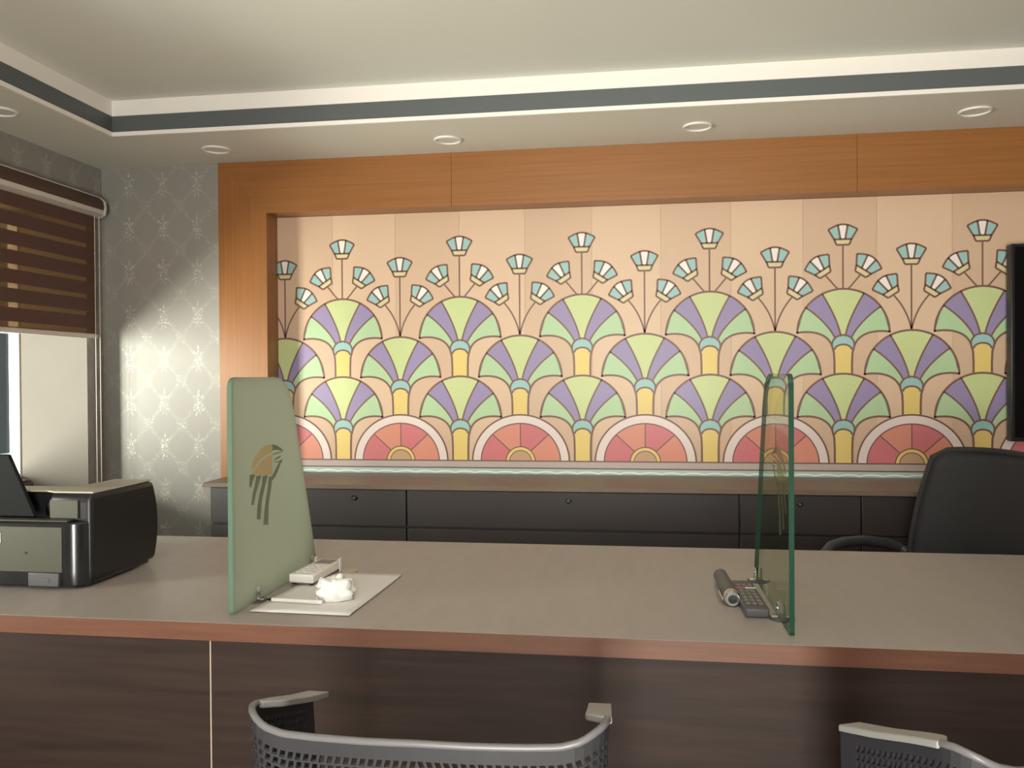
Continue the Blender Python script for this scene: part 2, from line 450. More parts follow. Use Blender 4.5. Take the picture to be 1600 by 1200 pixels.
R_F = 0.190
def fan(cx, top, zbot, layer):
    i = Ink(layer)
    T = lambda p: [(cx+a, top+c) for a, c in p]
    Mi = lambda p: [(-a, c) for a, c in p]
    cz = -0.190
    def rim(a0, a1, n=10): return arc(0, cz, R_F, a0, a1, n, 0.190)
    ang = lambda x, z: math.atan2(z-cz, x)
    A1 = math.acos(0.086/R_F); A2 = math.acos(0.154/R_F)
    p1 = (R_F*math.cos(A1), cz+R_F*math.sin(A1)); p2 = (R_F*math.cos(A2), cz+R_F*math.sin(A2))
    c1 = bez(p1, (0.048, -0.085), (0.018, -0.150), (0.009, -0.205))
    c2 = bez(p2, (0.100, -0.115), (0.050, -0.170), (0.032, -0.215))
    low = bez((0.193, -0.187), (0.120, -0.175), (0.062, -0.195), (0.046, -0.245))
    # peach shoulders below the fan
    i.fill(T(low+[(0.036, -0.27), (0.036, zbot-top), (0.193, zbot-top)]), 'peach2', 0) if False else None
    # petals
    i.fill(T(rim(A1, PI-A1)+Mi(c1)+c1[::-1]), 'lime')
    for s in (1, -1):
        f = (lambda p: p) if s == 1 else Mi
        i.fill(T(f(rim(A2, A1)+c1+c2[::-1])), 'lavender')
        i.fill(T(f(rim(0.016, A2)+c2+[(0.046, -0.245)]+low[::-1])), 'mint')
    # clasp and stem
    i.fill(T([(-0.034, zbot-top), (0.034, zbot-top), (0.034, -0.262)]+arc(0, -0.262, 0.034, 0, PI, 12, 0.022)[1:]), 'yellow', 1)
    cl = arc(0, -0.240, 0.046, -0.35, PI+0.35, 18, 0.042)
    i.fill(T(cl+arc(0, -0.262, 0.036, 0, PI, 12, 0.024)[::-1]), 'turquoise', 1)
    # outlines
    w = 0.0088
    i.line(T(rim(0.0, PI, 36)), w)
    for f in ((lambda p: p), Mi):
        i.line(T(f(c1)), w*0.85); i.line(T(f(c2)), w*0.85); i.line(T(f(low)), w)
        i.line(T(f([(0.046, -0.245), (0.038, -0.275), (0.036, -0.32), (0.036, zbot-top)])), w)
    i.line(T(cl), w*0.9, up=3)
    i.line(T(arc(0, -0.262, 0.035, 0, PI, 12, 0.023)), w*0.9, up=3)
    i.done('fan_motif')

def lotus(cx, cz, rot, sx, sz, layer=1):
    """cup shaped bloom, (cx, cz) is the middle of its foot"""
    i = Ink(layer)
    def T(p):
        c, s = math.cos(rot), math.sin(rot)
        return [(cx+a*c-b*s, cz+a*s+b*c) for a, b in p]
    tl, tr = (-0.060, 0.066), (0.060, 0.066)
    top = [(-0.060+0.12*t, 0.066+0.022*math.sin(PI*t)) for t in [q/12 for q in range(13)]]
    i.fill(T([(-0.026, 0), (0.026, 0), (0.036, 0.024), (-0.036, 0.024)]), 'cream')
    i.fill(T([(-0.036, 0.024), (-0.010, 0.024)]+top[:5][::-1]), 'turquoise')
    i.fill(T([(-0.010, 0.024), (0.010, 0.024)]+top[4:9][::-1]), 'whitepetal')
    i.fill(T([(0.010, 0.024), (0.036, 0.024)]+top[8:][::-1]), 'turquoise')
    w = 0.0082
    i.line(T([(-0.026, 0), (0.026, 0)]), w); i.line(T([(-0.036, 0.024), (0.036, 0.024)]), w)
    i.line(T(top), w)
    for s in (1, -1):
        i.line(T([(s*0.026, 0), (s*0.036, 0.024), (s*0.060, 0.066)]), w)
        i.line(T([(s*0.010, 0.024), top[8] if s == 1 else top[4]]), w)
    i.done('lotus_motif')
def stems(cx, foot, end, layer=0.5):
    i = Ink(layer)
    i.line([(cx, foot), (cx, end)], 0.0070)
    for s in (1, -1):
        i.line(bez((cx+s*0.072, foot-0.130), (cx+s*0.045, foot-0.160), (cx+s*0.012, foot-0.21), (cx, max(end, foot-0.28)), 10), 0.0070)
    i.done('stem_motif')
def sun(cx, layer):
    i = Ink(layer); z0 = 0.855
    i.fill(arc(cx, z0, 0.222, 0, PI, 36, 0.211), 'ring')
    n = 4
    for k in range(n):
        a0, a1 = PI*k/n, PI*(k+1)/n
        i.fill([(cx, z0)]+arc(cx, z0, 0.182, a0, a1, 10, 0.172), ('salmon', 'rose')[k % 2], 1)
    for a in (PI/4, PI/2, 3*PI/4):
        i.line([(cx+0.06*math.cos(a), z0+0.06*math.sin(a)), (cx+0.182*math.cos(a), z0+0.172*math.sin(a))], 0.005)
    i.fill(arc(cx, z0, 0.067, 0, PI, 18, 0.066), 'yellow', 3)
    i.fill(arc(cx, z0, 0.050, 0, PI, 16, 0.049), 'tan', 4)
    i.line(arc(cx, z0, 0.222, 0, PI, 36, 0.211), 0.0072, up=5)
    i.line(arc(cx, z0, 0.182, 0, PI, 30, 0.172), 0.0055, up=5)
    i.line(arc(cx, z0, 0.067, 0, PI, 18, 0.066), 0.005, up=5)
    i.line(arc(cx, z0, 0.050, 0, PI, 16, 0.049), 0.004, up=5)
    i.done('half_sun_motif')
PER = 0.5605
xs1 = [0.896+PER*k for k in range(-5, 5)]
xs2 = [0.6135+PER*k for k in range(-4, 5)]
for cx in xs1:
    stems(cx, 1.797, 1.600); lotus(cx, 1.797, 0, 1, 1)
    for s in (1, -1): lotus(cx+s*0.072, 1.797-0.128, -s*0.58, 1, 1)
for cx in xs2:
    stems(cx, 1.707, 1.422); lotus(cx, 1.707, 0, 1, 1)
    for s in (1, -1): lotus(cx+s*0.072, 1.707-0.128, -s*0.58, 1, 1)
for cx in xs1: fan(cx, 1.608, 1.236, 2)
for cx in xs2: fan(cx, 1.427, 1.060, 3.4)
for cx in xs1: fan(cx, 1.243, 0.850, 4.8)
for cx in xs2: sun(cx, 6.2)
i = Ink(7.6)
i.fill([(MX0, 0.824), (MX1, 0.824), (MX1, 0.855), (MX0, 0.855)], 'mauve')
i.fill([(MX0, MZ0), (MX1, MZ0), (MX1, 0.820), (MX0, 0.820)], 'aqua')
i.line([(MX0, 0.856), (MX1, 0.856)], 0.006); i.line([(MX0, 0.8235), (MX1, 0.8235)], 0.006)
wv = []
x = MX0
while x < MX1:
    wv.append((x, MZ0+0.002+0.0075*abs(math.sin((x-0.03)*PI/0.0935))**0.7)); x += 0.0093
i.line(wv, 0.006, 'wave'); i.done('border_motif')

# ------------------------------------------------------------------ cabinets under the mural and their worktop
CABY = 3.345
CZT = 0.776
units = [(-1.800, -1.382), (-1.380, -0.932), (-0.930, 0.409), (0.411, 0.863), (0.865, 1.310), (1.312, 2.650), (2.652, 3.150)]
cab_lab = ['dark glossy cabinet at the left end of the low row under the mural', 'narrow dark cabinet with round lock behind the frosted glass screen',
           'widest dark drawer cabinet with round lock in the middle below the mural', 'narrow dark cabinet with round lock behind the clear glass screen',
           'narrow dark cabinet half hidden behind the black mesh office chair', 'wide dark cabinet below the wall television', 'narrow dark cabinet at the right end of the low row']
for (x0, x1), lb in zip(units, cab_lab):
    t = thing('low_cabinet', lb, 'cabinet', ((x0+x1)/2, CABY+0.13, 0), 0, 'row of low cabinets under the mural')
    hw = (x1-x0)/2; fy = CABY-(CABY+0.13)
    bx('carcass', t, -hw, hw, fy+0.02, 3.628-CABY-0.13, 0.06, CZT, 'cab')
    bx('plinth', t, -hw+0.002, hw-0.002, fy+0.05, fy+0.07, 0.0, 0.06, 'cab')
    d = bx('drawer_front', t, -hw+0.002, hw-0.002, fy, fy+0.019, 0.622, CZT-0.004, 'cab', 0.0015)
    d2_ = bx('drawer_front', t, -hw+0.002, hw-0.002, fy, fy+0.019, 0.345, 0.614, 'cab', 0.0015)
    d3_ = bx('drawer_front', t, -hw+0.002, hw-0.002, fy, fy+0.019, 0.066, 0.338, 'cab', 0.0015)
    if x0 > -1.5:
        for dd, zz in ((d, 0.738), (d2_, 0.480), (d3_, 0.200)):
            b = MB(); b.cyl((0, fy, zz), (0, fy-0.006, zz), 0.0105, 'chrome', 20); b.cyl((0, fy-0.006, zz), (0, fy-0.009, zz), 0.006, 'remote', 14)
            b.build('lock', dd, smooth=True)
b = MB()
b.prism([(-1.825, 3.325, CZT), (3.170, 3.325, CZT), (3.170, 3.7435, CZT), (XN0+0.002, 3.7435, CZT), (XN0+0.002, 3.630, CZT), (-1.825, 3.630, CZT)], (0, 0, 0.019), 'cab_top')
tag(b.build('cabinet_worktop', None, 0.0015, 1), 'taupe worktop slab running along the low cabinets under the mural', 'worktop')

# ------------------------------------------------------------------ reception desk
desk = thing('reception_desk', 'long dark wood reception desk with taupe top and brown edge', 'desk', (-0.1, 1.98, 0))
dx, dy = -0.1, 1.98
def dpart(name, x0, x1, y0, y1, z0, z1, key, bevel=0.0): return bx(name, desk, x0-dx, x1-dx, y0-dy, y1-dy, z0, z1, key, bevel)
top = dpart('tabletop', -2.18, 1.98, 1.5615, 2.412, DESK-0.036, DESK, 'desk_top', 0.001)
for q in ((-2.18, 1.98, 1.560, 1.5615),):
    e = bx('edge_band', top, q[0]-dx, q[1]-dx, q[2]-dy, q[3]-dy, DESK-0.036, DESK-0.0006, 'desk_edge')
for q in ((-2.176, -0.8515), (-0.8485, 1.976)):
    dpart('front_panel', q[0], q[1], 1.574, 1.592, 0.02, DESK-0.036, 'wenge', 0.0006)
dpart('joint_strip', -0.8513, -0.8487, 1.5745, 1.590, 0.02, DESK-0.037, 'strip')
for x in (-2.17, -0.40, 1.95): dpart('support_panel', x, x+0.02, 1.593, 2.35, 0.0, DESK-0.036, 'wenge')

# ------------------------------------------------------------------ glass screens
def screen_profile():
    P = [(0.0, 0.0), (0.462, 0.0), (0.372, 0.266), (0.322, 0.405)]
    P += bez((0.322, 0.405), (0.302, 0.455), (0.275, 0.489), (0.215, 0.492), 10)[1:]
    P += bez((0.035, 0.492), (0.012, 0.492), (0.0, 0.486), (0.0, 0.465), 6)
    return P
EM = dict(
    gold=[[(190, 480), (200, 420), (235, 350), (290, 280), (340, 240), (400, 225), (412, 228), (412, 315), (350, 338), (280, 392), (215, 490)],
          [(225, 500), (290, 412), (350, 362), (412, 337), (412, 545), (190, 545), (200, 520)]],
    emblem=[[(412, 228), (450, 235), (500, 265), (535, 300), (500, 295), (460, 285), (412, 290)],
            [(418, 330), (470, 312), (520, 302), (524, 308), (475, 322), (420, 340)],
            [(430, 385), (465, 362), (505, 343), (495, 362), (470, 378), (440, 392)],
            [(430, 405), (470, 408), (500, 392), (502, 398), (470, 417), (430, 413)],
            [(515, 385), (522, 392), (500, 430), (470, 510), (440, 570), (410, 610), (405, 570), (430, 520), (462, 455), (490, 405)],
            [(175, 545), (235, 545), (205, 620), (190, 680), (172, 670)],
            [(245, 560), (300, 550), (268, 650), (238, 750), (218, 860), (192, 860), (204, 760), (232, 640)],
            [(310, 560), (365, 548), (332, 680), (304, 800), (288, 1010), (248, 1010), (255, 880), (280, 740), (304, 640)],
            [(375, 570), (408, 560), (405, 650), (388, 760), (374, 860), (370, 1065), (318, 1065), (330, 900), (350, 760), (368, 660)]])
def ray(px, py):
    return r2*((px-800)/FOCAL_PX) + d2*((py-600)/FOCAL_PX) + fwd
def emblem_uv(x, y):                     # where the falcon emblem sits on the pane
    d = ray(360+x/6.667, 660+y/6.667); p = EYE + d*(-0.826/d.x); return (p.y-1.617, p.z-DESK)
def glass_screen(x, key, label):
    t = thing('glass_screen', label, 'glass screen', (x, 1.617, DESK), 0, 'upright glass screens on the desk')
    th = 0.010
    b = MB(); prof = screen_profile()
    b.prism([(-th/2, u, v+0.0005) for u, v in prof], (th, 0, 0), key, 'lit_frost_edge' if key == 'frosted' else 'glass_edge')
    b.build('glass_pane', t)
    b = MB()
    off = th/2+0.0004
    for k, polys in EM.items():
        for p in polys: b.prism([(off, *emblem_uv(*q)) for q in p], (0.0003, 0, 0), k)
    b.build('falcon_emblem', t)['label'] = 'printed falcon head emblem in gold and grey'
    for u in (0.11, 0.42):
        b = MB()
        for s in (-1, 1):
            b.box(min(s*(th/2+0.0005), s*(th/2+0.004)), max(s*(th/2+0.0005), s*(th/2+0.004)), u-0.007, u+0.007, 0.002, 0.033, 'chrome')
            b.box(min(s*(th/2+0.004), s*(th/2+0.016)), max(s*(th/2+0.004), s*(th/2+0.016)), u-0.007, u+0.007, 0.0026, 0.0056, 'chrome'); b.cyl((s*(th/2+0.004), u, 0.022), (s*(th/2+0.006), u, 0.022), 0.004, 'chrome', 12)
        b.build('clip', t, 0.0008, 1)
        b = MB(); b.cyl((0, u, 0.0), (0, u, 0.0025), 0.026, 'remote', 28); b.build('clip_foot', t)
    return t
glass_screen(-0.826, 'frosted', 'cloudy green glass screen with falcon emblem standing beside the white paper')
glass_screen(0.293, 'clear_glass', 'clear green-edged glass screen standing beside the dark remote controls')

# ------------------------------------------------------------------ things on the desk
def sheet():
    b = MB(); nx, ny = 12, 16
    c = [Vector((-0.797, 1.640, 0)), Vector((-0.578, 1.634, 0)), Vector((-0.566, 1.990, 0)), Vector((-0.775, 1.998, 0))]
    idx = []
    for j in range(ny+1):
        for i in range(nx+1):
            u, v = i/nx, j/ny
            p = (c[0]*(1-u)+c[1]*u)*(1-v)+(c[3]*(1-u)+c[2]*u)*v
            curl = 0.0 + 0.0012*max(0, math.sin(5*v+2*u))*(v > 0.0)
            b.v.append((p.x, p.y, DESK+0.0028+curl))
    s = b.slot('paper')
    for j in range(ny):
        for i in range(nx):
            k = j*(nx+1)+i; b.f.append([k, k+1, k+nx+2, k+nx+1]); b.m.append(s)
    o = b.build('paper_sheet', None, smooth=True)
    md = o.modifiers.new('thickness', 'SOLIDIFY'); md.thickness = 0.0004; md.offset = -1
    return tag(o, 'white sheet of paper lying beside the frosted glass screen', 'paper')
sheet()
# white remote control on its holder, on the paper
wr_ = thing('white_remote_control', 'white remote control lying on the paper next to frosted glass', 'remote control', (-0.772, 1.852, DESK+0.0042), math.radians(-4))
bx('body', wr_, -0.031, 0.031, 0.0, 0.170, 0.005, 0.026, 'white', 0.004)
bx('display', wr_, -0.022, 0.022, 0.115, 0.158, 0.0255, 0.0272, 'button', 0.001)
for j in range(4):
    for i in range(3): bx('button', wr_, -0.021+i*0.0155, -0.010+i*0.0155, 0.020+j*0.022, 0.032+j*0.022, 0.0255, 0.0278, 'paper', 0.001)
for sx in (-1, 1):
    bx('holder_clip', wr_, sx*0.033-0.0015, sx*0.033+0.0015, 0.145, 0.156, 0.0, 0.034, 'white')
    for yy in (0.008, 0.150): bx('foot', wr_, sx*0.022-0.005, sx*0.022+0.005, yy, yy+0.010, 0.0, 0.0052, 'black')
# crumpled tissue
bm = bmesh.new()
bmesh.ops.create_icosphere(bm, subdivisions=4, radius=1.0)
for v in bm.verts:
    n = v.co.normalized()
    d = 1 + 0.42*noise.noise(n*2.3+Vector((3, 1, 7))) + 0.22*abs(noise.noise(n*5.1)) + 0.08*noise.noise(n*11)
    v.co = Vector((n.x*0.040*d, n.y*0.032*d, max(0.0, n.z*0.036*d+0.012)))
me = bpy.data.meshes.new('crumpled_tissue'); bm.to_mesh(me); bm.free()
me.materials.append(MAT['tissue']); me.polygons.foreach_set('use_smooth', [True]*len(me.polygons))
ti = bpy.data.objects.new('crumpled_tissue', me); COL.objects.link(ti); ti.location = (-0.652, 1.752, DESK+0.0040); ti.rotation_euler = (0, 0, 0.4)
tag(ti, 'crumpled bright white tissue lying on the paper sheet', 'tissue')
# white pen
pen = thing('white_pen', 'slim white pen lying across the front of the paper', 'pen', (-0.778, 1.708, DESK+0.0095), 0)
b = MB(); b.tube([(0, 0, 0), (0.085, -0.006, 0)], 0.0042, 'white', 12); b.build('barrel', pen, smooth=True)
b = MB(); b.tube([(0.085, -0.006, 0), (0.118, -0.009, 0)], 0.0047, 'paper', 12); b.build('cap', pen, smooth=True)
b = MB(); b.tube([(0, 0, 0), (-0.010, 0.0007, 0), (-0.013, 0.0009, 0)], 0.0038, 'black', 12, taper=[1, 0.6, 0.2]); b.build('tip', pen, smooth=True)
# beige disc
b = MB(); b.tube([(0, 0, 0), (0, 0, 0.0025), (0, 0, 0.003)], 0.022, 'beige', 28, taper=[1, 1, 0.95])
o = b.build('round_disc', None, at=None); o.location = (-0.712, 2.018, DESK); tag(o, 'small flat beige disc on the desk behind the white remote', 'disc')

# dark grey remote control beside the clear screen
rm = thing('dark_remote_control', 'dark grey remote control with rows of buttons by clear glass', 'remote control', (0.246, 1.724, DESK), math.radians(1.0))
bx('body', rm, -0.024, 0.024, 0.0, 0.235, 0.0, 0.020, 'remote', 0.004)
for j in range(7):
    for i in range(3):
        if j == 5: continue
        bx('button', rm, -0.017+i*0.0125, -0.009+i*0.0125, 0.030+j*0.025, 0.043+j*0.025, 0.0195, 0.0220, 'button', 0.001)
bx('red_bar', rm, -0.022, -0.002, 0.160, 0.170, 0.0198, 0.0206, 'red'); bx('white_bar', rm, 0.000, 0.022, 0.160, 0.170, 0.0198, 0.0206, 'white')
# torch-like marker with chrome end
mk = thing('chrome_ended_torch', 'slim dark torch with chrome end lying left of grey remote', 'torch', (0.206, 1.800, DESK), math.radians(1.0))
b = MB(); b.tube([(0, 0.022, 0.017), (0, 0.05, 0.0165), (0, 0.215, 0.0165), (0, 0.225, 0.0165)], 0.0165, 'remote', 20, taper=[1, 1, 0.95, 0.8]); b.build('barrel', mk, smooth=True)
b = MB(); b.tube([(0, 0.0, 0.017), (0, 0.004, 0.017), (0, 0.022, 0.017)], 0.0172, 'chrome', 20, taper=[0.85, 1, 1]); hd = b.build('head', mk, smooth=True)
b = MB(); b.cyl((0, -0.001, 0.017), (0, 0.001, 0.017), 0.0095, 'black', 16); b.build('lens', hd)
bx('pocket_clip', mk, -0.0205, -0.0175, 0.01, 0.085, 0.010, 0.016, 'chrome', 0.001)

# ------------------------------------------------------------------ printer
pr = thing('desktop_printer', 'black desktop printer with light grey lid at the left end', 'printer', (-1.49, 1.90, DESK))
PX, PY = -1.49, 1.90
def P(x, y, z): return (x-PX, y-PY, z)
SX, LX = -1.262, -1.72          # right and left flanks
def rounded(x0, x1, y0, y1, r, n=8):
    pts = []
    pts += [(x1-r+r*math.cos(a), y0+r+r*math.sin(a)) for a in [-PI/2+PI/2*k/n for k in range(n+1)]]
    pts += [(x1, y1), (x0, y1)]
    pts += [(x0+r-r*math.cos(a), y0+r-r*math.sin(a)) for a in [PI/2*k/n for k in range(n+1)]]
    return pts
# main lower body with rounded front corners and bulging back
b = MB(); lo = rounded(LX, SX-0.004, 1.762, 2.03, 0.045)
b.prism([P(x, y, 0.006) for x, y in lo], (0, 0, 0.150), 'black_gloss'); low_o = b.build('lower_body', pr, 0.004, 2)
# right flank: side cheek whose rear edge bulges, front edge rounded
def cheek(x0, x1):
    b = MB()
    prof = [(1.790, 0.010), (1.790, 0.212), (1.800, 0.2195), (2.050, 0.2195)]
    prof += bez((2.050, 0.2195), (2.082, 0.150), (2.082, 0.075), (2.055, 0.012), 10)[1:]
    b.prism([P(x0, y, z) for y, z in prof], (x1-x0, 0, 0), 'black'); return b.build('side_cheek', pr, 0.012, 4)
cheek(-1.372, SX); cheek(LX, LX+0.11)
# lid deck (light) over the rear and over both cheeks
b = MB()
deck = [(LX+0.006, 1.806), (LX+0.10, 1.806), (LX+0.125, 1.822), (-1.400, 1.822), (-1.378, 1.812), (-1.366, 1.806), (SX-0.006, 1.806), (SX-0.008, 2.048), (-1.372, 2.048), (-1.372, 1.900), (LX+0.006, 1.890)]
b.prism([P(x, y, 0.2196) for x, y in deck], (0, 0, 0.0035), 'lid'); b.build('lid_deck', pr)
bx('rear_housing', pr, LX+0.11-PX, -1.372-PX, 1.84-PY, 2.045-PY, 0.156, 0.190, 'black')
bx('lid_support', pr, LX+0.11-PX, -1.372-PX, 1.84-PY, 1.885-PY, 0.190, 0.2195, 'black')
# front: face plate, tray ledge, badge box, dot, white sticker
bx('front_plate', pr, LX+0.05-PX, SX-0.055-PX, 1.7605-PY, 1.764-PY, 0.040, 0.146, 'olive', 0.001)
bx('tray_ledge', pr, LX+0.04-PX, SX-0.045-PX, 1.768-PY, 1.795-PY, 0.156, 0.161, 'olive', 0.002)
bx('bay_face', pr, -1.366-PX, SX-0.032-PX, 1.7865-PY, 1.7905-PY, 0.163, 0.206, 'olive', 0.001)
bb = bx('button_box', pr, -1.400-PX, -1.322-PX, 1.755-PY, 1.764-PY, 0.008, 0.040, 'remote', 0.002)
b = MB(); b.cyl(P(-1.350, 1.7552, 0.024), P(-1.350, 1.7538, 0.024), 0.005, 'chrome', 16); b.build('power_mark', bb)
b = MB(); b.cyl(P(-1.409, 1.7607, 0.085), P(-1.409, 1.7595, 0.085), 0.003, 'black', 12); b.build('indicator', pr)
bx('sticker', pr, -1.500-PX, -1.474-PX, 1.7594-PY, 1.7604-PY, 0.107, 0.130, 'white')
# slanted paper support plate and the small metal guide in the bay
b = MB(); b.prism([P(-1.70, 1.80, 0.162), P(-1.415, 1.80, 0.162), P(-1.470, 1.782, 0.312), P(-1.66, 1.782, 0.312)], (0, 0.012, 0.0), 'support'); b.build('paper_support', pr, 0.002, 1)
b = MB(); b.box(-1.412-PX, -1.385-PX, 1.83-PY, 1.845-PY, 0.160, 0.195, 'chrome'); b.build('metal_guide', pr, 0.003, 1)
for x in (LX+0.05, SX-0.05):
    for y in (1.80, 2.00): bx('rubber_foot', pr, x-0.012-PX, x+0.012-PX, y-0.012-PY, y+0.012-PY, 0.0, 0.010, 'black')

# ------------------------------------------------------------------ zebra blind
bl = thing('zebra_blind', 'half lowered brown zebra roller blind over the window', 'blind', (XL+0.022, 2.55, 1.43))
BX, BY, BZ = XL+0.022, 2.55, 1.43
def Q(x, y, z): return (x-BX, y-BY, z-BZ)
y0, y1 = 0.42, 3.575
prof = [(0.0, 2.085), (0.040, 2.085), (0.058, 2.070), (0.064, 2.040), (0.060, 2.028), (0.0, 2.028)]
b = MB(); b.prism([Q(XL+0.002+x_, y0, z_) for x_, z_ in prof], (0, y1-y0, 0), 'fascia'); hr = b.build('headrail', bl, 0.002, 1)
b = MB(); b.prism([Q(XL+0.002+x_, y0, z_) for x_, z_ in [(0.0, 2.028), (0.061, 2.028), (0.058, 2.004), (0.040, 1.996), (0.0, 1.996)]], (0, y1-y0, 0), 'blind_rail'); b.build('lower_lip', hr, 0.002, 1)
b = MB(); b.box(XL+0.036-BX, XL+0.046-BX, y0-BY, y1-BY, 2.085-BZ, 2.089-BZ, 'blind_rail'); b.build('top_lip', hr)
b = MB(); b.prism([Q(XL+0.002+x_*1.04, y1, z_) for x_, z_ in [(0, 2.088), (0.040, 2.088), (0.060, 2.071), (0.066, 2.040), (0.062, 2.006), (0.040, 1.994), (0, 1.994)]], (0, 0.012, 0), 'blind_rail'); b.build('end_cap', hr, 0.002, 1)
zt = 1.998; per = 0.0775; fy1 = 3.568
k = 0
while True:
    zb = zt - 0.057
    if zb < 1.452: zb = 1.452
    bx('dark_band', bl, 0.000, 0.0012, y0+0.02-BY, fy1-BY, zb-BZ, zt-BZ, 'blind_dark')
    zt2 = zb - 0.0205
    if zb <= 1.4525: break
    if zt2 <= 1.452: zt2 = 1.4525
    bx('sheer_band', bl, 0.0003, 0.0009, y0+0.02-BY, fy1-BY, zt2-BZ, zb-BZ, 'sheer')
    zt = zt2; k += 1
    if zt <= 1.453: break
bx('bottom_rail', bl, -0.005, 0.009, y0+0.015-BY, fy1+0.004-BY, 1.430-BZ, 1.452-BZ, 'blind_rail', 0.004)
for yy in (3.530, 3.562):
    b = MB(); b.tube([Q(XL+0.045, yy, 1.998), Q(XL+0.045, yy, 0.62)], 0.0018, 'blind_rail', 8); b.build('pull_cord', bl)

# ------------------------------------------------------------------ downlights in the soffit
spots = [(-1.788, 3.406), (-0.764, 3.431), (0.262, 3.413), (1.292, 3.390), (-2.316, 2.790), (2.32, 3.40)]
slab = ['round white downlight above the wallpaper at the corner of the frame', 'round white downlight second from the left corner above the wood frame',
        'round white downlight above the middle of the wood frame', 'round white downlight at the right, nearest the television',
        'round white downlight in the soffit over the blind', 'round white downlight above the television']
proto = None
for (x, y), lb in zip(spots, slab):
    if proto is None:
        t = thing('recessed_downlight', lb, 'downlight', (x, y, ZS), 0, 'recessed downlights in the soffit')
        b = MB(); b.tube([(0.054*math.cos(a), 0.054*math.sin(a), -0.002) for a in [2*PI*k/32 for k in range(32)]], 0.0055, 'cove', 8, closed=True); b.build('trim_ring', t, smooth=True)
        b = MB(); b.cyl((0, 0, -0.0015), (0, 0, 0.0), 0.050, 'ceiling', 32); b.build('diffuser', t)
        proto = t
    else:
        t = copy_tree(proto); t.location = (x, y, ZS); t['label'] = lb

# ------------------------------------------------------------------ television
tv = thing('television', 'black flat television mounted in front of the mural', 'television', (2.26, 3.69, 0.96))
bx('cabinet', tv, -0.725, 0.725, -0.020, 0.025, 0.0, 0.81, 'black', 0.004)
bx('screen', tv, -0.712, 0.712, -0.0215, -0.0195, 0.016, 0.798, 'screen')
bx('wall_bracket', tv, -0.25, 0.25, 0.025, 0.048, 0.25, 0.60, 'black')

# ------------------------------------------------------------------ office chair behind the desk
oc = thing('office_chair', 'black mesh-back office chair standing behind the desk', 'chair', (0.93, 2.83, 0))
oc.rotation_euler = (0, 0, math.radians(-60))     # local -Y is the facing side
def curved_panel(hw0, hw1, z0, z1, ybase, lean, bow, thick, key, name, parent, n=14, m=12, top_arch=0.012):
    b = MB(); s = b.slot(key)
    for j in range(m+1):
        t = j/m; hw = hw0+(hw1-hw0)*t
        if t > 0.90: hw -= 0.030*((t-0.90)/0.10)**2
        for i in range(n+1):
            u = -1+2*i/n
            z = z0+(z1-z0)*t + top_arch*(1-u*u)*t
            b.v.append((hw*u, ybase+lean*t - bow*u*u - 0.02*math.sin(PI*t), z))
    for j in range(m):
        for i in range(n):
            k = j*(n+1)+i; b.f.append([k, k+1, k+n+2, k+n+1]); b.m.append(s)
    o = b.build(name, parent, smooth=True)
    md = o.modifiers.new('thickness', 'SOLIDIFY'); md.thickness = thick; md.offset = 0
    return o
curved_panel(0.235, 0.195, 0.56, 0.965, 0.215, 0.085, 0.035, 0.006, 'mesh', 'mesh_back', oc)
# frame tube round the back
b = MB(); pts = []
def bp(u, t):
    hw = 0.240+(0.200-0.240)*t
    return Vector((hw*u, 0.215+0.085*t-0.035*u*u-0.02*math.sin(PI*t), 0.55+(0.968-0.55)*t+0.012*(1-u*u)*t))
for k in range(13): pts.append(bp(-1, k/12*0.94))
for k in range(1, 12): u = -0.93+1.86*k/12; pts.append(bp(u, 1.0))
for k in range(13): pts.append(bp(1, 0.94*(1-k/12)))
for k in range(1, 12): pts.append(bp(1-2*k/12, 0.0))
b.tube(pts, 0.011, 'mesh', 10, closed=True); b.build('back_frame', oc, smooth=True)
b = MB(); b.tube([(0, 0.10, 0.43), (0, 0.26, 0.43), (0, 0.285, 0.55), (0, 0.29, 0.75)], 0.022, 'black', 12); b.build('back_spine', oc, smooth=True)
b = MB(); b.prism([(x_, y_, 0.44) for x_, y_ in [(-0.24, 0.20), (-0.25, -0.20), (-0.20, -0.26), (0.20, -0.26), (0.25, -0.20), (0.24, 0.20)]], (0, 0, 0.06), 'mesh'); b.build('seat', oc, 0.02, 3)
for s in (-1, 1):
    b = MB()
    top_pts = [(s*0.285, 0.185, 0.615), (s*0.292, 0.12, 0.636), (s*0.295, 0.03, 0.650), (s*0.295, -0.06, 0.652), (s*0.292, -0.12, 0.642), (s*0.285, -0.165, 0.612), (s*0.280, -0.17, 0.58), (s*0.270, -0.10, 0.47)]
    b.tube(top_pts, 0.018, 'arm_pl', 12); b.tube([(s*0.285, 0.185, 0.615), (s*0.24, 0.215, 0.59)], 0.015, 'arm_pl', 10)
    b.tube([(s*0.270, -0.10, 0.47), (s*0.12, -0.05, 0.432)], 0.016, 'arm_pl', 10)
    b.build('armrest', oc, smooth=True)
b = MB(); b.cyl((0, 0, 0.09), (0, 0, 0.44), 0.026, 'chrome', 18); b.build('gas_lift', oc, smooth=True)
bx('tilt_box', oc, -0.08, 0.08, -0.10, 0.12, 0.41, 0.44, 'black', 0.005)
